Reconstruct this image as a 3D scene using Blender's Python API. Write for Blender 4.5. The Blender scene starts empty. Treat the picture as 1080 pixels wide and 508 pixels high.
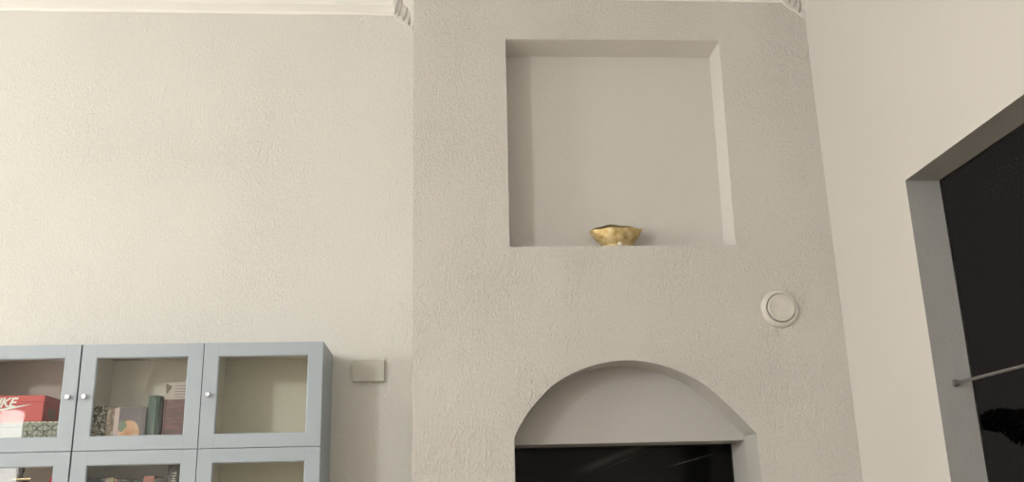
import bpy, bmesh, math, random
from mathutils import Vector, Matrix
from mathutils.geometry import tessellate_polygon
random.seed(4)
C = bpy.context.scene.collection
EZ = 1.25                                   # eye height above the floor

# ------------------------------------------------------------------ helpers
def tag(o, label=None, cat=None, group=None, kind=None):
    if label: o['label'] = label
    if cat: o['category'] = cat
    if group: o['group'] = group
    if kind: o['kind'] = kind
    return o

def empty(name, loc, label, cat, group=None, rz=0):
    o = bpy.data.objects.new(name, None); C.objects.link(o)
    o.location = loc; o.rotation_euler = (0, 0, rz); o.empty_display_size = .05
    return tag(o, label, cat, group)

def obj(name, bm, mats, parent=None, loc=None, bevel=0, smooth=False, seg=2):
    me = bpy.data.meshes.new(name)
    bmesh.ops.recalc_face_normals(bm, faces=bm.faces[:])
    bm.to_mesh(me); bm.free()
    if not isinstance(mats, (list, tuple)): mats = [mats]
    for m in mats: me.materials.append(m)
    if smooth:
        for p in me.polygons: p.use_smooth = True
        try: me.set_sharp_from_angle(angle=math.radians(40))
        except Exception: pass
    o = bpy.data.objects.new(name, me); C.objects.link(o)
    if loc: o.location = loc
    if parent: o.parent = parent
    if bevel:
        b = o.modifiers.new('bevel', 'BEVEL'); b.width = bevel; b.segments = seg
        b.limit_method = 'ANGLE'; b.angle_limit = math.radians(50); b.harden_normals = False
    return o

def box(bm, x0, x1, y0, y1, z0, z1, mi=0):
    v = [bm.verts.new((x, y, z)) for x in (x0, x1) for y in (y0, y1) for z in (z0, z1)]
    for f in ((0,1,3,2),(4,6,7,5),(0,4,5,1),(2,3,7,6),(0,2,6,4),(1,5,7,3)):
        bm.faces.new([v[i] for i in f]).material_index = mi
    return v

def lathe(bm, prof, n=32, mat=None, mi=0, cx=0, cy=0):
    """prof: list of (r,z); axis z. mat: Matrix applied."""
    rings = []
    M = mat or Matrix.Identity(4)
    for r, z in prof:
        if r < 1e-6: rings.append([bm.verts.new(M @ Vector((cx, cy, z)))])
        else: rings.append([bm.verts.new(M @ Vector((cx+r*math.cos(2*math.pi*k/n), cy+r*math.sin(2*math.pi*k/n), z))) for k in range(n)])
    for a, b in zip(rings, rings[1:]):
        for k in range(n):
            if len(a) == 1 and len(b) == 1: continue
            if len(a) == 1: f = bm.faces.new((a[0], b[k], b[(k+1)%n]))
            elif len(b) == 1: f = bm.faces.new((a[k], a[(k+1)%n], b[0]))
            else: f = bm.faces.new((a[k], a[(k+1)%n], b[(k+1)%n], b[k]))
            f.material_index = mi

def slab(outer, holes, axis, a0, a1, hole_mi=0):
    """prism with through holes. outer/holes: 2D loops; axis 'y' -> (x,z) loops, 'x' -> (y,z) loops"""
    bm = bmesh.new()
    P = (lambda u, v, a: (u, a, v)) if axis == 'y' else (lambda u, v, a: (a, u, v))
    loops = [outer] + holes
    vs = {}
    for s, a in enumerate((a0, a1)):
        vs[s] = [[bm.verts.new(P(u, v, a)) for u, v in L] for L in loops]
        flat = [v for L in vs[s] for v in L]
        tris = tessellate_polygon([[Vector((u, v, 0)) for u, v in L] for L in loops])
        for t in tris:
            try: bm.faces.new([flat[i] for i in t])
            except ValueError: pass
    for li, L in enumerate(loops):
        n = len(L)
        for k in range(n):
            f = bm.faces.new((vs[0][li][k], vs[0][li][(k+1)%n], vs[1][li][(k+1)%n], vs[1][li][k]))
            if li: f.material_index = hole_mi if isinstance(hole_mi, int) else hole_mi[li-1]
    return bm

def catmull(pts, n=8):
    out = []
    P = [pts[0]] + list(pts) + [pts[-1]]
    for i in range(1, len(P)-2):
        for k in range(n):
            t = k/n
            out.append(tuple(.5*((2*P[i][d])+(-P[i-1][d]+P[i+1][d])*t+(2*P[i-1][d]-5*P[i][d]+4*P[i+1][d]-P[i+2][d])*t*t+(-P[i-1][d]+3*P[i][d]-3*P[i+1][d]+P[i+2][d])*t**3) for d in range(len(pts[0]))))
    out.append(tuple(pts[-1]))
    return out

def tube(bm, pts, r, n=12, cap=True):
    rings = []
    for i, p in enumerate(pts):
        p = Vector(p)
        d = (Vector(pts[min(i+1, len(pts)-1)]) - Vector(pts[max(i-1, 0)])).normalized()
        u = d.cross(Vector((0, 0, 1)))
        if u.length < 1e-3: u = d.cross(Vector((1, 0, 0)))
        u.normalize(); w = d.cross(u)
        rings.append([bm.verts.new(p + r*(math.cos(2*math.pi*k/n)*u + math.sin(2*math.pi*k/n)*w)) for k in range(n)])
    for a, b in zip(rings, rings[1:]):
        for k in range(n): bm.faces.new((a[k], a[(k+1)%n], b[(k+1)%n], b[k]))
    if cap: bm.faces.new(rings[0]); bm.faces.new(rings[-1])

# ------------------------------------------------------------------ materials
def mat(name, col, rough=.6, metal=0, spec=.5, emis=None, est=0):
    m = bpy.data.materials.new(name); m.use_nodes = True
    b = m.node_tree.nodes['Principled BSDF']
    b.inputs['Base Color'].default_value = (*col, 1)
    b.inputs['Roughness'].default_value = rough
    b.inputs['Metallic'].default_value = metal
    b.inputs['Specular IOR Level'].default_value = spec
    if emis:
        b.inputs['Emission Color'].default_value = (*emis, 1); b.inputs['Emission Strength'].default_value = est
    return m

def N(m, t, **kw):
    n = m.node_tree.nodes.new(t)
    for k, v in kw.items(): setattr(n, k, v)
    return n
def L(m, a, b): m.node_tree.links.new(a, b)
def coords(m, scale=(1,1,1), loc=(0,0,0), rot=(0,0,0)):
    tc = N(m, 'ShaderNodeTexCoord'); mp = N(m, 'ShaderNodeMapping')
    mp.inputs['Scale'].default_value = scale; mp.inputs['Location'].default_value = loc; mp.inputs['Rotation'].default_value = rot
    L(m, tc.outputs['Object'], mp.inputs['Vector']); return mp.outputs['Vector']
def ramp(m, src, stops, interp='LINEAR'):
    r = N(m, 'ShaderNodeValToRGB'); r.color_ramp.interpolation = interp
    e = r.color_ramp.elements
    while len(e) < len(stops): e.new(.5)
    for el, (p, c) in zip(e, stops): el.position = p; el.color = (*c, 1)
    L(m, src, r.inputs['Fac']); return r.outputs['Color']
def math_(m, op, a, b=None, c=None, clamp=False):
    n = N(m, 'ShaderNodeMath', operation=op); n.use_clamp = clamp
    for i, x in enumerate((a, b, c)):
        if x is None: continue
        if isinstance(x, (int, float)): n.inputs[i].default_value = x
        else: L(m, x, n.inputs[i])
    return n.outputs[0]

WALL = (.78, .735, .665)
def plaster(name, col, strength=.5, dist=.004, scale=34, smooth_right=False, fine=.15):
    m = mat(name, col, .75, spec=.25)
    b = m.node_tree.nodes['Principled BSDF']
    v = coords(m, (1, 1, .62))
    n1 = N(m, 'ShaderNodeTexNoise'); n1.inputs['Scale'].default_value = scale; n1.inputs['Detail'].default_value = 3
    n1.inputs['Roughness'].default_value = .55; n1.inputs['Distortion'].default_value = .5; L(m, v, n1.inputs['Vector'])
    rid = math_(m, 'ABSOLUTE', math_(m, 'SUBTRACT', n1.outputs['Fac'], .5))
    h = math_(m, 'SMOOTH_MIN', math_(m, 'MULTIPLY', rid, 3.5), .5, .3)
    n2 = N(m, 'ShaderNodeTexNoise'); n2.inputs['Scale'].default_value = scale*2.3; n2.inputs['Detail'].default_value = 4; L(m, v, n2.inputs['Vector'])
    h2 = math_(m, 'MULTIPLY_ADD', n2.outputs['Fac'], 1.1, h)
    # patchy trowel work
    n3 = N(m, 'ShaderNodeTexNoise'); n3.inputs['Scale'].default_value = 2.3; n3.inputs['Detail'].default_value = 2; L(m, v, n3.inputs['Vector'])
    patch = N(m, 'ShaderNodeMapRange'); L(m, n3.outputs['Fac'], patch.inputs['Value'])
    patch.inputs['From Min'].default_value = .35; patch.inputs['From Max'].default_value = .65
    patch.inputs['To Min'].default_value = .55; patch.inputs['To Max'].default_value = 1.1
    k = patch.outputs['Result']
    if smooth_right:                                     # the infill panels of niche and arch are trowelled smoother
        sx = N(m, 'ShaderNodeSeparateXYZ'); L(m, coords(m), sx.inputs[0])
        mr = N(m, 'ShaderNodeMapRange'); L(m, sx.outputs['X'], mr.inputs['Value'])
        mr.inputs['From Min'].default_value = -.3; mr.inputs['From Max'].default_value = 0
        mr.inputs['To Min'].default_value = 1; mr.inputs['To Max'].default_value = .22
        k = math_(m, 'MULTIPLY', k, mr.outputs['Result'])
    bp = N(m, 'ShaderNodeBump'); bp.inputs['Distance'].default_value = dist
    L(m, h2, bp.inputs['Height']); L(m, math_(m, 'MULTIPLY', k, strength), bp.inputs['Strength'])
    L(m, bp.outputs['Normal'], b.inputs['Normal'])
    return m

BREAST = (.60, .585, .55)
M_back = plaster('stucco_back', (.67, .665, .63), .7, .006, scale=44, smooth_right=True)
M_breast = plaster('stucco_chimney', BREAST, .95, .006, scale=44)
M_soffit = plaster('alcove_edge_pale', (.74, .725, .69), .35, .004, scale=44)  # niche sides a paler tone than the breast face
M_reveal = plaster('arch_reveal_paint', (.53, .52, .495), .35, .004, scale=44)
M_right = plaster('smooth_plaster', (.66, .643, .61), .10, .003, 20)
# the wall behind the chimney breast's niche and arch wears the breast's greyer paint
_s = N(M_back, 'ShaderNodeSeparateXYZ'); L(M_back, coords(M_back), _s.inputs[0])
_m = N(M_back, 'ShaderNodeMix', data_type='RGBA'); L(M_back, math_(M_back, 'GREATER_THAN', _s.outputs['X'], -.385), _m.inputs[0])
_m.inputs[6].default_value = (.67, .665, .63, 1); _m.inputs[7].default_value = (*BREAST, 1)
_a = N(M_back, 'ShaderNodeMix', data_type='RGBA')          # arched infill panel: colour set darker and greyer
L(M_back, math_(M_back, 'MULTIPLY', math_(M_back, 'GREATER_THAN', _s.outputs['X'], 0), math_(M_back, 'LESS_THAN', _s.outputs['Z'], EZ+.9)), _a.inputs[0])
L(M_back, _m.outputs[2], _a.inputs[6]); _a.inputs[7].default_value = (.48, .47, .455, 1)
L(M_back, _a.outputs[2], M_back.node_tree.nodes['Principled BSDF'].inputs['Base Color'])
M_jamb = plaster('grey_reveal_plaster', (.35, .35, .345), .4, .004, 30)
M_ceil = mat('ceiling_white', (.84, .83, .81), .8, spec=.2)
M_crown = mat('crown_plaster', (.84, .83, .80), .6, spec=.3)
M_orn = mat('ornament_plaster', (.76, .745, .71), .6, spec=.3)
M_far = mat('room_wall', (.74, .735, .71), .85, spec=.2)

# oak floor
M_floor = mat('oak_floor', (.32, .2, .11), .45)
_v = coords(M_floor, (1, 6, 1))
_n = N(M_floor, 'ShaderNodeTexNoise'); _n.inputs['Scale'].default_value = 3; _n.inputs['Detail'].default_value = 5; L(M_floor, _v, _n.inputs['Vector'])
L(M_floor, ramp(M_floor, _n.outputs['Fac'], [(.3, (.34, .26, .18)), (.7, (.5, .41, .31))]), M_floor.node_tree.nodes['Principled BSDF'].inputs['Base Color'])

def painted(name, col, rough=.42):
    m = mat(name, col, rough, spec=.4); b = m.node_tree.nodes['Principled BSDF']
    n = N(m, 'ShaderNodeTexNoise'); n.inputs['Scale'].default_value = 220; L(m, coords(m, (1, 1, .2)), n.inputs['Vector'])
    bp = N(m, 'ShaderNodeBump'); bp.inputs['Strength'].default_value = .06; bp.inputs['Distance'].default_value = .001
    L(m, n.outputs['Fac'], bp.inputs['Height']); L(m, bp.outputs['Normal'], b.inputs['Normal']); return m
M_blue = painted('blue_grey_paint', (.335, .385, .43))
M_joint = mat('joint_line', (.22, .25, .28), .6)
M_inner = mat('cabinet_lining', (.74, .71, .62), .6, spec=.3)
M_knob = mat('brushed_knob', (.45, .46, .48), .42, .8)
M_black = mat('black_frame', (.012, .012, .012), .4)
M_white = mat('white_plastic', (.62, .60, .555), .45, spec=.4)
M_whitebox = mat('offwhite_plastic', (.53, .525, .475), .5, spec=.4)
M_dark = mat('dark_gap', (.05, .05, .045), .8)
M_chrome = mat('brushed_steel', (.42, .41, .40), .32, 1)
M_socket = mat('dull_socket', (.16, .155, .15), .5, .6)
M_brass = mat('brass', (.75, .62, .38), .3, 1)

# door glass: clear pane, optionally with a pale arc band
def glass(name, pale_arc=False, tint=(.985, .99, .98)):
    m = bpy.data.materials.new(name); m.use_nodes = True; nt = m.node_tree; nt.nodes.clear()
    out = N(m, 'ShaderNodeOutputMaterial'); tr = N(m, 'ShaderNodeBsdfTransparent'); tr.inputs[0].default_value = (*tint, 1)
    gl = N(m, 'ShaderNodeBsdfGlossy'); gl.inputs['Roughness'].default_value = .03; gl.inputs[0].default_value = (1, 1, 1, 1)
    fr = N(m, 'ShaderNodeFresnel'); fr.inputs['IOR'].default_value = 1.25
    mx = N(m, 'ShaderNodeMixShader'); L(m, fr.outputs[0], mx.inputs[0]); L(m, tr.outputs[0], mx.inputs[1]); L(m, gl.outputs[0], mx.inputs[2])
    last = mx.outputs[0]
    if pale_arc:
        s = N(m, 'ShaderNodeSeparateXYZ'); L(m, coords(m), s.inputs[0])
        # distance from an arc centred lower right
        dx = math_(m, 'SUBTRACT', s.outputs['X'], pale_arc[0]); dz = math_(m, 'SUBTRACT', s.outputs['Z'], pale_arc[1])
        r = math_(m, 'SQRT', math_(m, 'ADD', math_(m, 'MULTIPLY', dx, dx), math_(m, 'MULTIPLY', dz, dz)))
        d = math_(m, 'SUBTRACT', r, pale_arc[2])
        band = ramp(m, math_(m, 'MULTIPLY_ADD', d, 6.5, .5), [(.30, (0,)*3), (.38, (.9,)*3), (.46, (.2,)*3), (.55, (.8,)*3), (.60, (.2,)*3), (.66, (.6,)*3), (.72, (0,)*3)])
        n = N(m, 'ShaderNodeTexNoise'); n.inputs['Scale'].default_value = 9; L(m, coords(m), n.inputs['Vector'])
        amt = math_(m, 'MULTIPLY', math_(m, 'MULTIPLY', band, n.outputs['Fac']), pale_arc[3])
        df = N(m, 'ShaderNodeBsdfDiffuse'); df.inputs[0].default_value = (.85, .83, .8, 1)
        m2 = N(m, 'ShaderNodeMixShader'); L(m, amt, m2.inputs[0]); L(m, last, m2.inputs[1]); L(m, df.outputs[0], m2.inputs[2]); last = m2.outputs[0]
    L(m, last, out.inputs[0]); return m
M_glass = glass('clear_glass')
M_glass_arc = glass('arc_band_glass', (.475, -.06, .49, .09))

# ------------------------------------------------------------------ the room
XR, XL, YB, D = 2.009, -9.2, -8.8, .22
CEIL = 3.15
FZ = -EZ
root_off = Vector((0, 0, EZ))               # everything below is written relative to eye height

def shift(bm): bmesh.ops.translate(bm, verts=bm.verts[:], vec=root_off); return bm
def struct(name, bm, m, bevel=0):
    return tag(obj(name, shift(bm), m, bevel=bevel), kind='structure')

# chimney breast: projecting wall with square niche and arched recess
arch = catmull([(.145, .392), (.178, .455), (.238, .539), (.367, .668), (.553, .757), (.765, .792), (.962, .762), (1.155, .676), (1.301, .55), (1.452, .388)], 7)
arch_hole = [(.138, -.85)] + arch + [(1.454, .2), (1.454, -.85)]
def wobble(a, b, n, amp, seed):
    rnd = random.Random(seed); out = []
    for k in range(n):
        t = k/n; out.append((a[0]+(b[0]-a[0])*t + (rnd.uniform(-amp, amp) if k else 0), a[1]+(b[1]-a[1])*t + (rnd.uniform(-amp, amp) if k else 0)))
    return out
nq = [(.154, 2.728), (1.456, 2.732), (1.437, 1.443), (.147, 1.437)]
niche = sum((wobble(nq[i], nq[(i+1) % 4], 14, .0012, i) for i in range(4)), [])
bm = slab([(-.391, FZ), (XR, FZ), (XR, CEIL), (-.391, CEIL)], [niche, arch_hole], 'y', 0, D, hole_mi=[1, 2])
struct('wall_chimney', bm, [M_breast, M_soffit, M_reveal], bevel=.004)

# back wall with the opening behind the arch
bm = slab([(XL, FZ), (XR, FZ), (XR, CEIL), (XL, CEIL)], [[(.138, -.85), (.138, .368), (1.452, .368), (1.452, -.85)]], 'y', D, .52)
struct('wall_back', bm, [M_back])

# right wall with window opening and grey reveals
OY, OZ, OD = -.897, 1.505, .176
bm = slab([(.52, FZ), (.52, CEIL), (YB, CEIL), (YB, FZ)], [[(OY, -.45), (OY, OZ), (-2.95, OZ), (-2.95, -.45)]], 'x', XR, XR+OD+.0055, hole_mi=1)
struct('wall_right', bm, [M_right, M_jamb])
bm = bmesh.new(); box(bm, XL-.15, XL, YB, .52, FZ, CEIL); struct('wall_left', bm, M_far)
bm = bmesh.new(); box(bm, XL, XR, YB-.15, YB, FZ, CEIL); struct('wall_front', bm, M_far)
bm = bmesh.new(); box(bm, XL-.15, XR+OD+.06, YB-.15, .52, FZ-.12, FZ); struct('floor', bm, M_floor)
bm = bmesh.new(); box(bm, XL-.15, XR+OD+.06, YB-.15, .52, CEIL, CEIL+.15); struct('ceiling', bm, M_ceil)

# crown moulding swept round the room with mitred corners
prof = [(0, 2.998), (.004, 2.998), (.007, 3.003), (.008, 3.016), (.016, 3.022), (.024, 3.030), (.046, 3.046), (.066, 3.078), (.078, 3.098), (.092, 3.104), (.094, 3.118), (.108, 3.124), (.110, 3.15), (0, 3.15)]
path = [(XL, D), (-.391, D), (-.391, 0), (XR, 0), (XR, YB), (XL, YB)]
bm = bmesh.new(); rings = []
n = len(path)
for i in range(n):
    a, b, c = Vector(path[i-1]), Vector(path[i]), Vector(path[(i+1) % n])
    d1, d2 = (b-a).normalized(), (c-b).normalized()
    n1, n2 = Vector((d1.y, -d1.x)), Vector((d2.y, -d2.x))       # inward
    mi = (n1+n2)/(1+n1.dot(n2))
    rings.append([bm.verts.new((b.x+mi.x*p, b.y+mi.y*p, z)) for p, z in prof])
for i in range(n):
    a, b = rings[i], rings[(i+1) % n]
    for k in range(len(prof)-1): bm.faces.new((a[k], a[k+1], b[k+1], b[k]))
struct('trim_1', bm, M_crown)

# acanthus corner ornaments on the crown (inside corners)
def petal(bm, base, tip, w, h, side, curl=.012):
    """raised leaf lying on a wall; coordinates (u,z), u = distance from the corner, h = relief"""
    n, m_ = 8, 6
    b, t = Vector(base), Vector(tip); d = t-b; q = Vector((-d.y, d.x)).normalized()
    rows = []
    for i in range(n+1):
        s = i/n; ww = w*math.sin(math.pi*min(1, .12+.88*s))**.6 if s < 1 else 0.001
        row = []
        for j in range(m_+1):
            e = -1+2*j/m_
            p = b+d*s+q*ww*e*.5
            rel = .006 + h*(1-e*e)**.5*(.5+.5*math.sin(math.pi*s)) + curl*s*s + .003*math.cos(e*math.pi*3)
            row.append((p.x, rel, p.y))
        rows.append(row)
    def W(u, r, z): r = r + crown_off(z); return (-u, -r, z) if side == 0 else (-r, -u, z)
    vs = [[bm.verts.new(W(*p)) for p in row] for row in rows]
    back = [[bm.verts.new(W(p[0], 0, p[2])) for p in row] for row in rows]
    for i in range(n):
        for j in range(m_):
            bm.faces.new((vs[i][j], vs[i][j+1], vs[i+1][j+1], vs[i+1][j]))
        bm.faces.new((vs[i][0], vs[i+1][0], back[i+1][0], back[i][0]))
        bm.faces.new((vs[i][m_], back[i][m_], back[i+1][m_], vs[i+1][m_]))
    bm.faces.new([v for v in vs[n]] + [v for v in reversed(back[n])])
def crown_off(z):
    if z <= prof[0][1]: return 0
    for (p0, z0), (p1, z1) in zip(prof[:-2], prof[1:-1]):
        if z <= z1 and z1 > z0: return p0+(p1-p0)*(z-z0)/(z1-z0)
    return .11
UM = [(2.885, .002), (2.898, .02), (2.93, .05), (2.948, .082), (2.976, .118), (3.004, .132), (3.149, .132)]
def ornament(loc, label):
    bm = bmesh.new()
    for side in (0, 1):
        W = (lambda u, r, z: (-u, -r, z)) if side == 0 else (lambda u, r, z: (-r, -u, z))
        rows = []
        for k in range(41):
            z = 2.885+(3.149-2.885)*k/40
            for (z0, u0), (z1, u1) in zip(UM, UM[1:]):
                if z <= z1+1e-9: um = u0+(u1-u0)*(z-z0)/(z1-z0); break
            r = .005+crown_off(z)
            rows.append([bm.verts.new(W(0, r, z)), bm.verts.new(W(um, r, z)), bm.verts.new(W(um, 0, z))])
        for a, b in zip(rows, rows[1:]):
            for q in (0, 1): bm.faces.new((a[q], a[q+1], b[q+1], b[q]))
        bm.faces.new(rows[-1])
        rim = [W(u, .006+crown_off(z), z) for u, z in [(.128, 3.145), (.128, 3.10), (.128, 3.06), (.128, 3.03), (.128, 3.004), (.114, 2.979), (.080, 2.952), (.048, 2.934), (.018, 2.902)]]
        tube(bm, rim, .0042, 8)
        for bse, tip, w in [((.09, 3.13), (.122, 3.005), .020), ((.07, 3.12), (.104, 2.985), .020), ((.05, 3.10), (.075, 2.958), .034),
                            ((.015, 3.08), (.043, 2.93), .026), ((.004, 3.05), (.012, 2.90), .018)]:
            petal(bm, bse, tip, w, .011, side)
        for u, z, r in [(.036, 2.945, .009), (.022, 2.925, .008), (.010, 2.905, .007)]:
            bmesh.ops.create_uvsphere(bm, u_segments=12, v_segments=8, radius=r, matrix=Matrix.Translation(W(u, .010, z)))
    o = obj('corner_ornament', bm, M_orn, smooth=True, loc=loc)
    tag(o, kind='structure'); tag(o, label)
ornament((-.391, D, EZ), 'plaster leaf ornament in the corner left of the chimney breast')
ornament((XR, 0, EZ), 'plaster leaf ornament in the corner right of the chimney breast')

# ------------------------------------------------------------------ windows (night outside)
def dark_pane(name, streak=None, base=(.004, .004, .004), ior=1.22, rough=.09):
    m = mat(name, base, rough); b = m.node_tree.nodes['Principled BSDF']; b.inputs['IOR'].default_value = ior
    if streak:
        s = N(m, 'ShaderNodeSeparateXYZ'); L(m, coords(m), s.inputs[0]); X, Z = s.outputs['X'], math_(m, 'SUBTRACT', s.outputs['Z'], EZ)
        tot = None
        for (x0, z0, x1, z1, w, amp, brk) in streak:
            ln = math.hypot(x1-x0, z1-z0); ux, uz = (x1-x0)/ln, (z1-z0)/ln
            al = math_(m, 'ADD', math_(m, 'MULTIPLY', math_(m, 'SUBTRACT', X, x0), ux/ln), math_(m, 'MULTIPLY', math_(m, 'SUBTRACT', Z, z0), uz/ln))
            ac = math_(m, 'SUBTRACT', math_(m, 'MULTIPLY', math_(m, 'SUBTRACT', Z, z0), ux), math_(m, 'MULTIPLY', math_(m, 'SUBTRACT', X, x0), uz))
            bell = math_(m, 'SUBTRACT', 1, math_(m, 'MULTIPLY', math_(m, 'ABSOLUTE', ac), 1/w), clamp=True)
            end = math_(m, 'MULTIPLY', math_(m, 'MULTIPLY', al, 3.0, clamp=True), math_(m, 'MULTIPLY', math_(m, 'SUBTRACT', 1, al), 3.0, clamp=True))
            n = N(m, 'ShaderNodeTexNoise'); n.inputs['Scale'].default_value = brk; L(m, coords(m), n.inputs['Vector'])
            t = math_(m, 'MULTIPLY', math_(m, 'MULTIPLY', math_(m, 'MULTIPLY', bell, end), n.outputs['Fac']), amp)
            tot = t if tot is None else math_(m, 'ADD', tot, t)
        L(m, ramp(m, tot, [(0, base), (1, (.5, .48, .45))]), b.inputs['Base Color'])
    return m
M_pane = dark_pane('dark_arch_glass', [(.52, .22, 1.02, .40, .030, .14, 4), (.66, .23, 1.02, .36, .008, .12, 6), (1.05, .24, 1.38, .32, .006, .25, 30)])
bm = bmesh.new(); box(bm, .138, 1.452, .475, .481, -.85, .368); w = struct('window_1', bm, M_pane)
bm = bmesh.new()
for a in ((.138, .15, -.85, .368), (1.446, 1.452, -.85, .368), (.15, 1.446, .362, .368), (.15, 1.446, -.85, -.83)):
    box(bm, a[0], a[1], .468, .4745, a[2], a[3])
f = obj('window_frame', shift(bm), M_black, parent=w)

# right window: clear pane in front of the night
M_night = glass('night_window_glass', tint=(.9, .9, .9))
for nd in M_night.node_tree.nodes:
    if nd.type == 'FRESNEL': nd.inputs['IOR'].default_value = 1.04
bm = bmesh.new(); box(bm, XR+OD, XR+OD+.005, -2.95, OY, -.45, OZ); w = struct('window_2', bm, M_night)
bm = bmesh.new()
for a in ((OY-.010, OY, -.45, OZ), (-2.95, -2.94, -.45, OZ), (-2.94, OY-.010, OZ-.010, OZ), (-2.94, OY-.010, -.45, -.44)):
    box(bm, XR+OD-.006, XR+OD, a[0], a[1], a[2], a[3])
obj('window_frame', shift(bm), M_black, parent=w)

# what lies beyond it: a lawn and a tree crown in the dark
M_grass = mat('night_lawn', (.03, .04, .02), .9); M_leaf = mat('dark_leaves', (.012, .016, .008), .7); M_bark = mat('dark_bark', (.02, .015, .01), .9)
bm = bmesh.new()
bmesh.ops.create_grid(bm, x_segments=40, y_segments=40, size=20, matrix=Matrix.Translation((23, 6, FZ-.3)))
for v in bm.verts: v.co.z += .05*math.sin(v.co.x*1.3)*math.cos(v.co.y*.9)
struct('ground', bm, M_grass)
t = empty('garden_tree', (5.5, 3.9, EZ+FZ-.3), 'dark leafy tree seen through the right-hand window at night', 'tree')
bm = bmesh.new(); rnd = random.Random(2)
blobs = [(-.0, .55, 2.36, .16), (.1, .2, 2.25, .20), (0, .35, 2.35, .17), (0, -.1, 2.22, .26), (.05, -.4, 2.28, .28), (.3, -.1, 2.5, .2), (0, -.8, 2.3, .3), (.3, .3, 2.2, .2)]
for (x, y, z, r) in blobs:
    for k in range(420):
        u = rnd.uniform(-1, 1); a = rnd.uniform(0, 2*math.pi); rr = r*rnd.uniform(.3, 1)**.5; s = math.sqrt(1-u*u)
        p = Vector((x+rr*s*math.cos(a)*1.1, y+rr*s*math.sin(a)*1.3, z+rr*u*.7))
        d1 = Vector((rnd.gauss(0, 1), rnd.gauss(0, 1), rnd.gauss(0, 1))).normalized(); d2 = d1.orthogonal().normalized()
        l, w_ = rnd.uniform(.035, .06), rnd.uniform(.015, .025)
        bm.faces.new([bm.verts.new(p-d1*l), bm.verts.new(p-d2*w_), bm.verts.new(p+d1*l), bm.verts.new(p+d2*w_)])
obj('foliage', bm, M_leaf, t)
bm = bmesh.new(); tube(bm, [(.1, -.6, 0), (.12, -.55, .8), (.05, -.5, 1.5), (.0, -.45, 2.3)], .06, 10)
for e in ((-.0, .3, 2.25), (.1, -.1, 2.4), (0, -.8, 2.35)): tube(bm, [(.05, -.5, 1.5), ((e[0]+.05)/2, (e[1]-.5)/2, 1.95), e], .025, 8)
obj('trunk', bm, M_bark, t, smooth=True)

# curtain rod across the recess
t = empty('curtain_rod', (2.10, OY, EZ+.524), 'slim steel curtain rod spanning the grey window recess', 'curtain rod')
bm = bmesh.new(); tube(bm, [(0, -.004, 0), (0, -.6, -.002), (0, -1.3, -.003), (0, -2.049, 0)], .0075, 14); obj('rod', bm, M_chrome, t, smooth=True)
RY = Matrix.Rotation(math.pi/2, 4, 'X')
for nm, y, s in (('socket', 0, 1), ('socket', -2.053, -1)):
    bm = bmesh.new(); lathe(bm, [(0, 0), (.017, 0), (.017, .004), (.012, .008), (.012, .022), (.0078, .022)], 20, RY)
    if s < 0: bmesh.ops.rotate(bm, verts=bm.verts[:], matrix=Matrix.Rotation(math.pi, 3, 'Z'))
    bmesh.ops.translate(bm, verts=bm.verts[:], vec=(0, y, 0)); obj(nm, bm, M_socket, t, smooth=True)

# ------------------------------------------------------------------ wall fittings
# ventilation valve on the chimney breast (axis -y)
RF = Matrix.Rotation(math.pi/2, 4, 'X')       # +z -> -y
t = empty('air_valve', (1.652, 0, EZ+1.068), 'round white ventilation valve on the chimney breast beside the arch', 'vent')
bm = bmesh.new(); lathe(bm, [(0, .0), (.104, 0), (.108, .004), (.107, .010), (.099, .020), (.088, .026), (.083, .026), (.079, .020), (.076, .006), (0, .006)], 64, RF); obj('ring', bm, M_white, t, smooth=True)
bm = bmesh.new(); lathe(bm, [(0, .012), (.070, .012), (.0765, .024), (.0775, .033), (.074, .037), (.066, .0375), (.060, .0355), (.03, .0345), (0, .034)], 64, RF); obj('disc', bm, M_white, t, smooth=True)
bm = bmesh.new(); lathe(bm, [(0, .006), (.012, .006), (.012, .013), (0, .013)], 16, RF); obj('spindle', bm, M_dark, t, smooth=True)

t = empty('wall_sensor', (-.639, D, EZ+.787), 'small off-white rectangular box on the wall beside the cabinet', 'thermostat')
bm = bmesh.new(); box(bm, -.082, .082, -.010, 0, -.054, .054); obj('mounting_plate', bm, M_whitebox, t, bevel=.002)
bm = bmesh.new()
out = [(-.088, -.061), (.088, -.061), (.088, .061), (-.088, .061)]
vb = [bm.verts.new((x, -.006, z)) for x, z in out]; vf = [bm.verts.new((x*.985, -.030, z*.98)) for x, z in out]
vi = [bm.verts.new((x*.93, -.030, z*.89)) for x, z in out]; vj = [bm.verts.new((x*.925, -.0285, z*.88)) for x, z in out]
bm.faces.new(vb); bm.faces.new(vj)
for a, b in ((vb, vf), (vf, vi), (vi, vj)):
    for k in range(4): bm.faces.new((a[k], a[(k+1) % 4], b[(k+1) % 4], b[k]))
obj('cover', bm, M_whitebox, t, bevel=.0015)

# small screw left in the niche
t = empty('wall_screw', (.822, D, EZ+2.427), 'tiny screw left in the back of the square niche', 'screw')
bm = bmesh.new(); lathe(bm, [(0, -.004), (.003, -.004), (.003, .012), (.006, .014), (.0065, .017), (.004, .019), (0, .019)], 12, RF); obj('screw_body', bm, M_white, t, smooth=True)

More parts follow.
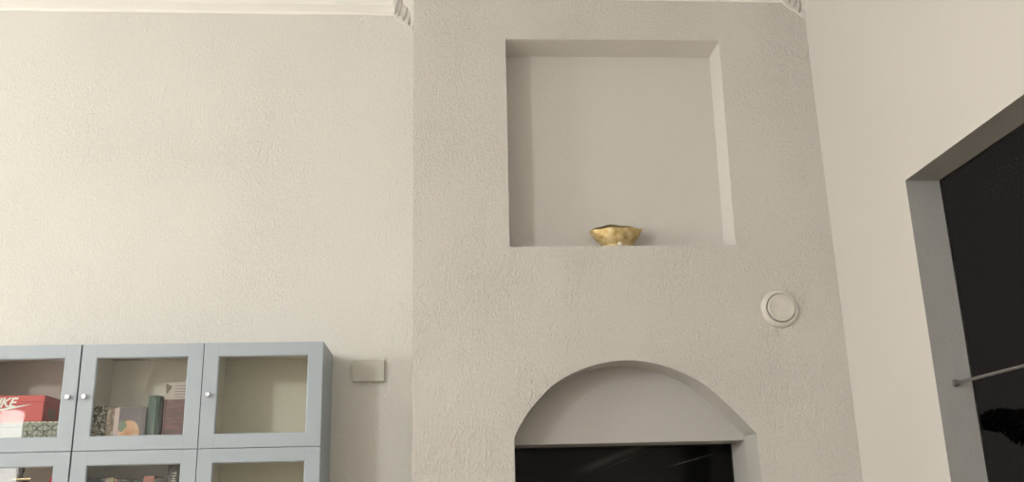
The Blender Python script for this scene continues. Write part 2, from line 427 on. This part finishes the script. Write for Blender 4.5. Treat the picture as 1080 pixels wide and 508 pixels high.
# ------------------------------------------------------------------ golden bowl in the niche
M_gold = mat('old_gold', (.62, .45, .17), .5, .65)
_n = N(M_gold, 'ShaderNodeTexNoise'); _n.inputs['Scale'].default_value = 26; _n.inputs['Detail'].default_value = 4; L(M_gold, coords(M_gold), _n.inputs['Vector'])
L(M_gold, ramp(M_gold, _n.outputs['Fac'], [(.3, (.36, .25, .10)), (.5, (.58, .44, .21)), (.7, (.72, .62, .38))]), M_gold.node_tree.nodes['Principled BSDF'].inputs['Base Color'])
_b = N(M_gold, 'ShaderNodeBump'); _b.inputs['Strength'].default_value = .35; _b.inputs['Distance'].default_value = .006
L(M_gold, _n.outputs['Fac'], _b.inputs['Height']); L(M_gold, _b.outputs['Normal'], M_gold.node_tree.nodes['Principled BSDF'].inputs['Normal'])
t = empty('gold_bowl', (.775, .105, EZ+1.441), 'golden flared bowl with a wavy rim on the sill of the square niche', 'bowl')
bm = bmesh.new(); n = 48
def bowl_pt(a, s, inner=0):
    """a azimuth, s 0..1 up the wall"""
    c, sn = math.cos(a), math.sin(a)
    ear = abs(c)**5
    rx = (.086 + .052*math.sin(min(1, s*1.1)*math.pi/2) + .018*ear*s**2 - inner)
    ry = (.054 + .028*math.sin(min(1, s*1.1)*math.pi/2) - inner)
    zt = .124 + .056*max(0, sn)**1.3 - .010*max(0, -sn) + .008*c*ear + .003*math.cos(7*a+.6)
    return Vector((rx*c, ry*sn, .030 + (zt-.030)*s + inner*.2*(1-s)))
S = [0, .12, .3, .5, .7, .86, 1]
rings = [[bm.verts.new((.084*math.cos(2*math.pi*k/n), .055*math.sin(2*math.pi*k/n), .0)) for k in range(n)],
         [bm.verts.new((.080*math.cos(2*math.pi*k/n), .050*math.sin(2*math.pi*k/n), .020)) for k in range(n)]]
rings += [[bm.verts.new(bowl_pt(2*math.pi*k/n, s)) for k in range(n)] for s in S]
rings += [[bm.verts.new(bowl_pt(2*math.pi*k/n, s, .005)) for k in range(n)] for s in reversed(S)]
for i, (a, b) in enumerate(zip(rings, rings[1:])):
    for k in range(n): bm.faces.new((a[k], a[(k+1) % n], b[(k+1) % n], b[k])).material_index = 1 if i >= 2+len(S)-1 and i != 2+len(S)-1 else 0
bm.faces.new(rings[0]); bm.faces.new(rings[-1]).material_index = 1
obj('bowl_body', bm, [M_gold, mat('shade_tinted_inside', (.16, .13, .06), .5, .6)], t, smooth=True)  # inner faces coloured darker to stand for the shade inside the bowl
bm = bmesh.new(); bmesh.ops.create_uvsphere(bm, u_segments=18, v_segments=12, radius=.013, matrix=Matrix.Translation((.004, -.062, .021)))
tag(obj('pearl', bm, mat('pearl_white', (.8, .78, .7), .25), t, smooth=True), 'small white bead at the foot')

def text_mesh(name, body, size, m, parent, loc, rot, **kw):
    fc = bpy.data.curves.new('text', 'FONT'); fc.body = body; fc.size = size
    for k, v in kw.items(): setattr(fc, k, v)
    fo = bpy.data.objects.new('text', fc); C.objects.link(fo); bpy.context.view_layer.update()
    me = bpy.data.meshes.new_from_object(fo.evaluated_get(bpy.context.evaluated_depsgraph_get()))
    bpy.data.objects.remove(fo); bpy.data.curves.remove(fc)
    me.materials.clear(); me.materials.append(m)
    o = bpy.data.objects.new(name, me); C.objects.link(o); o.parent = parent; o.location = loc; o.rotation_euler = rot
    return o

# ------------------------------------------------------------------ cabinets
CR, CT, CF, W, H = -.838, .881, -.202, .600, .528
cab_labels = ['leftmost pale blue glass-door cabinet holding the red shoe box, by the frame edge',
              'middle pale blue glass-door cabinet with books behind both glass doors',
              'rightmost pale blue glass-door cabinet, empty, nearest the chimney breast']
M_backs = [mat('back_brown', (.62, .54, .49), .6, spec=.3), mat('back_cream', (.92, .88, .80), .6, spec=.3), mat('back_olive', (.70, .68, .57), .6, spec=.3)]
knob_side = [1, -1, -1]
for ci in range(3):
    x1 = CR - (2-ci)*W; x0 = x1 - W
    if ci == 0: x0 -= .004; x1 -= .004
    cab = empty('glass_door_cabinet', ((x0+x1)/2, 0, 0), cab_labels[ci], 'cabinet', 'pale blue glass-door cabinets')
    bm = bmesh.new(); e = .018; h = W/2-.0008
    zb = FZ+.02+EZ; zt = CT+EZ
    box(bm, -h, -h+e, -.180, D-.001, zb, zt); box(bm, h-e, h, -.180, D-.001, zb, zt)
    box(bm, -h+e, h-e, -.180, D-.001, zt-e, zt); box(bm, -h+e, h-e, -.180, D-.001, zb, zb+e)
    obj('body', bm, M_blue, cab, bevel=.0012)
    bm = bmesh.new(); box(bm, -h+e, h-e, D-.012, D-.006, zb+e, zt-e)
    obj('back_panel', bm, M_backs[ci], cab)
    bm = bmesh.new()
    for s in (-1, 1): box(bm, s*(h-e)-(.0012 if s > 0 else 0), s*(h-e)+(.0012 if s < 0 else 0), -.176, D-.013, zb+e, zt-e)
    box(bm, -h+e+.002, h-e-.002, -.176, D-.013, zt-e-.0015, zt-e)
    obj('lining', bm, M_inner, cab)
    for r in range(1, 4):
        bm = bmesh.new(); z = CT - r*H + EZ; box(bm, -h+e+.0015, h-e-.0015, -.178, D-.013, z-.009, z+.009)
        obj('shelf', bm, M_inner, cab)
    for r in range(2):
        zt_ = CT - r*H + EZ - .0015; zb_ = zt_ - H + .003
        dw = W/2-.0018; st, ra, y0, y1 = .072, .0655, CF, CF+.020
        ix, iz0, iz1 = dw-st, zb_+ra, zt_-ra
        bm = bmesh.new()
        # outer frame ring with a chamfered inner lip
        O = [(-dw, zb_), (dw, zb_), (dw, zt_), (-dw, zt_)]; I = [(-ix, iz0), (ix, iz0), (ix, iz1), (-ix, iz1)]
        I2 = [(-ix+.005, iz0+.005), (ix-.005, iz0+.005), (ix-.005, iz1-.005), (-ix+.005, iz1-.005)]
        ringv = [[bm.verts.new((x, y, z)) for x, z in Lp] for Lp, y in ((O, y0), (I, y0), (I2, y0+.006), (I2, y0+.017), (I2, y1), (O, y1))]
        for a, b in zip(ringv, ringv[1:]+ringv[:1]):
            for k in range(4): bm.faces.new((a[k], a[(k+1) % 4], b[(k+1) % 4], b[k]))
        door = obj('door', bm, M_blue, cab, bevel=.0012)
        # joints between rails and stiles
        for s in (-1, 1):
            for za, zc in ((zb_+.001, iz0-.001), (iz1+.001, zt_-.001)):
                bm = bmesh.new(); box(bm, s*ix-.0006, s*ix+.0006, y0-.0001, y0+.001, za, zc)
                obj('rail_joint', bm, M_joint, door)
        bm = bmesh.new(); box(bm, -ix+.0052, ix-.0052, y0+.011, y0+.014, iz0+.0052, iz1-.0052)
        g = obj('glass_pane', bm, M_glass_arc if (ci == 1 and r == 0) else M_glass, door)
        if ci == 1 and r == 0:                    # object origin at the pane's centre so the pale band sits on it
            cz = (iz0+iz1)/2
            for v in g.data.vertices: v.co.z -= cz
            g.location.z = cz
        if r == 0:
            bm = bmesh.new(); kx = knob_side[ci]*(dw-.036)
            lathe(bm, [(.006, 0), (.006, .010), (.0105, .014), (.0125, .018), (.0125, .025), (.011, .027), (0, .027)], 20, Matrix.Translation((kx, y0, (.617+EZ))) @ RF)
            obj('knob', bm, M_knob, door, smooth=True)
    for fx in (-1, 1):
        bm = bmesh.new(); box(bm, fx*.26-.02, fx*.26+.02, -.16, .18, 0, .0195); obj('foot', bm, M_blue, cab)

# ------------------------------------------------------------------ cabinet contents
SH = [CT-H+.009, CT-2*H+.009]            # shelf surfaces, relative to the eye
# patterned keepsake box
M_pat = mat('green_pattern_paper', (.3, .33, .28), .6); b = M_pat.node_tree.nodes['Principled BSDF']
vv = coords(M_pat, (42, 42, 42), loc=(0, .45, .3))
vo = N(M_pat, 'ShaderNodeTexVoronoi', feature='DISTANCE_TO_EDGE'); vo.inputs['Randomness'].default_value = .25; L(M_pat, vv, vo.inputs['Vector'])
vo.inputs['Scale'].default_value = 1
wv = N(M_pat, 'ShaderNodeTexVoronoi', feature='DISTANCE_TO_EDGE'); wv.inputs['Randomness'].default_value = .1; wv.inputs['Scale'].default_value = 1; L(M_pat, coords(M_pat, (20, 20, 26), rot=(0, .785, 0), loc=(0, .45, 0)), wv.inputs['Vector'])
c1 = ramp(M_pat, vo.outputs['Distance'], [(.0, (.07, .08, .06)), (.05, (.09, .10, .08)), (.10, (.40, .43, .36)), (.3, (.22, .26, .20)), (.42, (.44, .46, .40))])
c2 = ramp(M_pat, wv.outputs['Distance'], [(.0, (.25, .25, .25)), (.04, (.3, .3, .3)), (.08, (1, 1, 1))])
mm = N(M_pat, 'ShaderNodeMix', data_type='RGBA', blend_type='MULTIPLY'); mm.inputs[0].default_value = .8; L(M_pat, c1, mm.inputs[6]); L(M_pat, c2, mm.inputs[7]); L(M_pat, mm.outputs[2], b.inputs['Base Color'])
t = empty('storage_box', (-2.355, -.12, EZ+SH[0]), 'long grey-green geometric-patterned box under the red shoe box', 'box')
bm = bmesh.new(); box(bm, -.235, .240, 0, .27, 0, .128); obj('box_body', bm, M_pat, t, bevel=.002)
bm = bmesh.new(); box(bm, -.238, .243, -.003, .273, .120, .153-.006); o = obj('lid', bm, M_pat, t, bevel=.003)
bm = bmesh.new()
for k in range(17): box(bm, -.232+k*.028, -.232+k*.028+.016, -.0045, -.003, .141, .1455)
obj('dashed_trim', bm, mat('cream_trim', (.75, .74, .68), .6), t)

# red shoe box
M_red = mat('red_card', (.52, .045, .04), .5); M_redd = mat('dark_red_card', (.52, .045, .04), .5); M_prt = mat('white_print', (.85, .83, .8), .5)
t = empty('shoe_box', (-2.393, -.12, EZ+SH[0]+.1475), 'red shoe box with white lettering, lying on the patterned box', 'box')
bm = bmesh.new(); box(bm, -.162, .162, .003, .262, 0, .100); obj('box_body', bm, M_red, t, bevel=.002)
bm = bmesh.new(); box(bm, -.165, .165, 0, .265, .096, .131); obj('lid', bm, M_red, t, bevel=.002)
text_mesh('lettering', 'NIKE', .066, M_prt, t, (-.115, -.0006, .074), (math.pi/2, 0, 0), shear=.35, offset=.0017, extrude=.0004, space_character=.93)
bm = bmesh.new()
lo = catmull([(-.110, .086), (-.122, .068), (-.110, .050), (-.075, .048), (-.02, .058), (.055, .0745), (.109, .086)], 6)
up = catmull([(.109, .086), (.05, .080), (-.02, .069), (-.07, .062), (-.098, .064), (-.108, .072), (-.110, .086)], 6)
lp = lo + up[1:-1]
fr = [bm.verts.new((x, -.0012, z)) for x, z in lp]; bk = [bm.verts.new((x, .0002, z)) for x, z in lp]
bm.faces.new(fr)
for k in range(len(lp)): bm.faces.new((fr[k], fr[(k+1) % len(lp)], bk[(k+1) % len(lp)], bk[k]))
bmesh.ops.triangulate(bm, faces=[f for f in bm.faces if len(f.verts) > 4])
obj('swoosh', bm, M_prt, t)
bm = bmesh.new(); box(bm, .162, .1628, .06, .16, .02, .075); obj('size_label', bm, mat('label_paper', (.30, .11, .10), .6), t)

# books
def book(x0, x1, z_top, cover, row, label, y=-.10, depth=.17, rz=0, group=None, spine=True, tops=None, name='book'):
    base = SH[row]; h = z_top-base; w = x1-x0
    t = empty(name, ((x0+x1)/2, y, EZ+base), label, 'book', group, rz)
    c = .0022 if w > .012 else .0012
    bm = bmesh.new()
    box(bm, -w/2, -w/2+c, 0, depth, 0, h); box(bm, w/2-c, w/2, 0, depth, 0, h)
    # rounded spine facing out
    n = 8; pts = [(-w/2+c+(w-2*c)*k/n, -.004*math.sin(math.pi*k/n)) for k in range(n+1)]
    a = [bm.verts.new((px, py, 0)) for px, py in pts]; b_ = [bm.verts.new((px, py, h)) for px, py in pts]
    a2 = [bm.verts.new((px, c, 0)) for px, py in pts]; b2 = [bm.verts.new((px, c, h)) for px, py in pts]
    for k in range(n):
        bm.faces.new((a[k], a[k+1], b_[k+1], b_[k])); bm.faces.new((b_[k], b_[k+1], b2[k+1], b2[k])); bm.faces.new((a[k], a2[k], a2[k+1], a[k+1])); bm.faces.new((a2[k], b2[k], b2[k+1], a2[k+1]))
    bm.faces.new((a[0], b_[0], b2[0], a2[0])); bm.faces.new((a[n], a2[n], b2[n], b_[n]))
    obj('cover', bm, cover, t)
    bm = bmesh.new(); box(bm, -w/2+c, w/2-c, c+.001, depth-.004, .003, h-.003); obj('pages', bm, M_page, t)
    return t
M_page = mat('book_pages', (.62, .57, .47), .8)
g1 = 'books on the upper shelf of the middle cabinet'; g2 = 'books on the lower shelf of the middle cabinet'

M_mosaic = mat('black_white_pattern', (.4, .4, .35), .6)
vo = N(M_mosaic, 'ShaderNodeTexNoise'); vo.inputs['Scale'].default_value = 55; vo.inputs['Detail'].default_value = 1; vo.inputs['Distortion'].default_value = 1.5; L(M_mosaic, coords(M_mosaic), vo.inputs['Vector'])
L(M_mosaic, ramp(M_mosaic, vo.outputs['Fac'], [(.44, (.06, .065, .045)), (.50, (.2, .2, .13)), (.55, (.62, .60, .50))]), M_mosaic.node_tree.nodes['Principled BSDF'].inputs['Base Color'])
M_brown = mat('brown_marbled', (.25, .2, .15), .6)
vo = N(M_brown, 'ShaderNodeTexNoise'); vo.inputs['Scale'].default_value = 70; L(M_brown, coords(M_brown, (1, 1, .6), rot=(0, .5, 0)), vo.inputs['Vector'])
L(M_brown, ramp(M_brown, vo.outputs['Fac'], [(.4, (.17, .12, .085)), (.6, (.30, .24, .18)), (.68, (.5, .44, .36))]), M_brown.node_tree.nodes['Principled BSDF'].inputs['Base Color'])
book(-2.006, -1.928, .583, M_mosaic, 0, 'thick book with a black and white mosaic spine, first on the upper shelf', group=g1)
book(-1.925, -1.885, .580, M_brown, 0, 'brown marbled book between the mosaic spine and the orange-picture book', group=g1)

# book shown by its cover: orange round fruit on plum ground
M_plum = mat('plum_cover', (.10, .075, .085), .5); M_spinep = mat('pink_spine', (.48, .38, .36), .5)
M_orange = mat('orange_print', (.58, .31, .16), .55)
vo = N(M_orange, 'ShaderNodeTexNoise'); vo.inputs['Scale'].default_value = 18; L(M_orange, coords(M_orange), vo.inputs['Vector'])
L(M_orange, ramp(M_orange, vo.outputs['Fac'], [(.35, (.52, .24, .10)), (.65, (.66, .44, .28))]), M_orange.node_tree.nodes['Principled BSDF'].inputs['Base Color'])
M_grn = mat('green_print', (.12, .17, .11), .55)
t = empty('picture_book', (-1.806, -.11, EZ+SH[0]), 'book facing out with an orange round fruit on its plum cover', 'book', g1)
t.rotation_euler = (-.05, 0, 0)
hh = .574-SH[0]
bm = bmesh.new(); box(bm, -.077, .077, 0, .003, 0, hh); box(bm, -.077, .077, .021, .024, 0, hh); box(bm, -.079, -.077, 0, .024, 0, hh); obj('cover', bm, M_plum, t)
bm = bmesh.new(); box(bm, -.0765, .073, .0035, .0205, .003, hh-.003); obj('pages', bm, M_page, t)
bm = bmesh.new(); box(bm, -.0785, -.055, -.0008, 0, 0.0005, hh-.001); obj('spine_strip', bm, M_spinep, t)
def disc2d(bm, cx, cz, rx, rz_, y0, y1, n=32, zmin=None, wob=0):
    P = []
    for k in range(n):
        a = 2*math.pi*k/n; r = 1+wob*math.sin(3*a+1)
        z = cz+rz_*r*math.sin(a)
        if zmin is not None: z = max(z, zmin)
        P.append((cx+rx*r*math.cos(a), z))
    f = [bm.verts.new((x, y0, z)) for x, z in P]; g = [bm.verts.new((x, y1, z)) for x, z in P]
    bm.faces.new(f)
    for k in range(n): bm.faces.new((f[k], f[(k+1) % n], g[(k+1) % n], g[k]))
bm = bmesh.new(); disc2d(bm, -.002, .083, .052, .064, -.0010, 0, zmin=.004); obj('fruit_picture', bm, M_orange, t)
bm = bmesh.new(); disc2d(bm, -.036, .118, .020, .026, -.0020, -.0010, wob=.15); obj('leaf_picture', bm, M_grn, t)

M_dgreen = mat('dark_green_cloth', (.018, .055, .035), .4)
M_vdark = mat('black_cloth', (.02, .022, .024), .45)
book(-1.7265, -1.7215, .570, M_vdark, 0, 'very thin dark book squeezed left of the tall green book', group=g1)
t = book(-1.721, -1.668, .631, M_dgreen, 0, 'dark green book with a thin painted glint on its spine', group=g1, y=-.105)
bm = bmesh.new(); box(bm, .006, .009, -.0046, -.0025, .06, .25); obj('spine_glint', bm, mat('painted_green_glint', (.2, .33, .26), .3), t)  # glint on the spine painted as a pale line
book(-1.666, -1.6555, .628, M_vdark, 0, 'slim black book between the green book and the burgundy book', group=g1)
# big burgundy book, cover angled outwards
M_burg = mat('burgundy_cover', (.13, .05, .05), .5); M_paper = mat('pale_band_paper', (.46, .42, .39), .6)
nn = N(M_burg, 'ShaderNodeTexNoise'); nn.inputs['Scale'].default_value = 10; L(M_burg, coords(M_burg, (1, 1, 8)), nn.inputs['Vector'])
L(M_burg, ramp(M_burg, nn.outputs['Fac'], [(.35, (.085, .045, .045)), (.65, (.19, .075, .075))]), M_burg.node_tree.nodes['Principled BSDF'].inputs['Base Color'])
t = empty('large_book', (-1.652, -.075, EZ+SH[0]), 'large burgundy book with a pale printed band across its top', 'book', g1, rz=-.22)
hh = .700-SH[0]
bm = bmesh.new(); box(bm, 0, .180, 0, .003, 0, hh); box(bm, 0, .180, .040, .043, 0, hh); box(bm, -.003, 0, 0, .043, 0, hh); obj('cover', bm, M_burg, t)
bm = bmesh.new(); box(bm, .0005, .176, .0035, .0395, .003, hh-.003); obj('pages', bm, M_page, t)
bm = bmesh.new(); box(bm, -.0030, .179, -.0012, 0, hh-.088, hh-.001); o = obj('paper_band', bm, M_paper, t)
bm = bmesh.new(); rnd = random.Random(5)
for k in range(5): box(bm, .055, .055+rnd.uniform(.07, .11), -.0018, -.0012, hh-.020-.014*k-.003, hh-.020-.014*k)
obj('print_lines', bm, mat('grey_ink', (.16, .13, .12), .6), t)
bm = bmesh.new(); disc2d(bm, .018, hh-.03, .014, .022, -.0020, -.0012, wob=.3); obj('printed_emblem', bm, mat('brown_ink', (.15, .12, .09), .6), t)
bm = bmesh.new(); box(bm, .002, .007, -.0012, 0, 0.002, hh-.09); obj('hinge_line', bm, M_spinep, t)

# lower shelf, middle cabinet
def plain(name, c, r=.5): return mat(name, c, r)
low = [(-2.000, -1.945, .229, plain('navy_cloth', (.03, .05, .08)), 'navy book, first on the lower shelf'),
       (-1.943, -1.900, .224, plain('slate_cloth', (.05, .075, .10)), 'slate blue book beside the navy book on the lower shelf'),
       (-1.898, -1.862, .228, plain('beige_cloth', (.42, .36, .24)), 'beige book on the lower shelf'),
       (-1.859, -1.842, .221, plain('rose_cloth', (.30, .14, .12)), 'slim rose book beside the beige book on the lower shelf'),
       (-1.839, -1.765, .219, plain('charcoal_cloth', (.03, .028, .028)), 'thick charcoal book on the lower shelf'),
       (-1.762, -1.719, .215, plain('bottle_green_cloth', (.025, .045, .03)), 'bottle green book beside the salmon book on the lower shelf'),
       (-1.716, -1.665, .233, plain('salmon_cloth', (.40, .17, .14)), 'salmon pink book on the lower shelf'),
       (-1.662, -1.603, .222, plain('dark_brown_cloth', (.05, .038, .034)), 'dark brown book beside the tall lettered book'),
       ]
for (a, b_, z, m, lab) in low: book(a, b_, z, m, 1, lab, group=g2)
t = book(-1.599, -1.535, .325, plain('dark_taupe_cloth', (.055, .05, .042)), 1, 'tall dark book with pale lettering down its spine', group=g2)
text_mesh('lettering', 'THE A', .030, mat('cream_print', (.6, .57, .48), .5), t, (-.012, -.0046, .418), (math.pi/2, math.pi/2, 0), extrude=.0003)

# lower shelf, left cabinet
t = empty('steel_canister', (-2.325, -.06, EZ+SH[1]), 'steel canister with black knob and brass crossbar on the lower left shelf', 'canister')
bm = bmesh.new(); lathe(bm, [(0, 0), (.046, 0), (.048, .004), (.047, .36), (.044, .385), (.036, .398), (.0, .400)], 40); obj('body', bm, M_chrome, t, smooth=True)
bm = bmesh.new(); lathe(bm, [(0, .400), (.014, .400), (.011, .41), (.011, .43), (.015, .435), (.015, .455), (.0, .46)], 24); obj('knob', bm, M_black, t, smooth=True)
bm = bmesh.new(); tube(bm, [(-.028, -.046, .397), (.02, -.052, .398), (.066, -.046, .397)], .0055, 12); obj('crossbar', bm, M_brass, t, smooth=True)
t = empty('red_flask', (-2.150, -.06, EZ+SH[1]), 'red round-topped flask on the lower left shelf', 'flask')
M_rb = mat('red_enamel', (.55, .05, .06), .35)
bm = bmesh.new(); lathe(bm, [(0, 0), (.034, 0), (.036, .004), (.036, .345), (.034, .355)], 32); obj('body', bm, M_rb, t, smooth=True)
bm = bmesh.new(); lathe(bm, [(.034, .356), (.037, .357), (.037, .375), (.034, .395), (.025, .412), (.012, .420), (0, .422)], 32); obj('cap', bm, M_rb, t, smooth=True)

# ------------------------------------------------------------------ lamps of the room and an added fill (outside the frame)
def lamp(name, x, y, z, r, h, power, col, label, size=.1):
    t = empty(name, (x, y, 0), label, 'lamp')
    bm = bmesh.new(); lathe(bm, [(0, 0), (.15, 0), (.15, .02), (.014, .03), (.012, z+EZ-h/2-.02), (0, z+EZ-h/2-.02)], 24); obj('stand', bm, M_black, t, smooth=True)
    bm = bmesh.new(); n_ = 24
    lathe(bm, [(0, z+EZ-h/2), (r*.9, z+EZ-h/2), (r, z+EZ-h/2+.03), (r, z+EZ+h/2-.03), (r*.9, z+EZ+h/2), (0, z+EZ+h/2)], n_)
    area = 2*math.pi*r*h + 2*math.pi*r*r
    m = mat('glowing_shade_'+name, (.8, .8, .8), .6, emis=col, est=power/area)
    obj('lamp_shade', bm, m, t, smooth=True)
WARM = (1, .988, .955)
lamp('reading_lamp', -5.10, -6.5, .80, .12, .95, 22.0, WARM, 'small shaded lamp behind the viewer to the left')
lamp('column_lamp', -8.2, -3.8, 1.0, .26, .9, 155, WARM, 'column lamp by the left wall')
lamp('standard_lamp', -4.35, -6.0, 1.95, .13, .26, 140, WARM, 'tall lamp with a small round shade behind the viewer')
lamp('fill_lamp', .3, -7.0, 1.9, .2, .36, 12, WARM, 'added fill lamp standing unseen behind the viewer')  # added frontal fill that lifts the shadows, not a lamp of the room

w = bpy.data.worlds.new('night'); bpy.context.scene.world = w; w.use_nodes = True
w.node_tree.nodes['Background'].inputs[0].default_value = (.023, .0195, .0185, 1); w.node_tree.nodes['Background'].inputs[1].default_value = 1

# ------------------------------------------------------------------ camera
R = ((0.9971896625937591, -0.07037191674441977, -0.025701559288517726), (0.0049181567022041975, -0.280830779455284, 0.9597446978468753), (0.07475686290098925, 0.9571738957181469, 0.27969545009697355))
cd = bpy.data.cameras.new('camera'); cam = bpy.data.objects.new('camera', cd); C.objects.link(cam)
cd.sensor_width = 36; cd.sensor_fit = 'HORIZONTAL'; cd.lens = 990.876/1080*36; cd.clip_start = .05
right, up, fwd = map(Vector, R)
m3 = Matrix((right, up, -fwd)).transposed().to_4x4(); m3.translation = Vector((-.23216, -5.03544, EZ)); cam.matrix_world = m3
bpy.context.scene.camera = cam
vs = bpy.context.scene.view_settings
vs.view_transform = 'Standard'; vs.look = 'None'; vs.gamma = 1; vs.use_curve_mapping = False; vs.exposure = -0.19
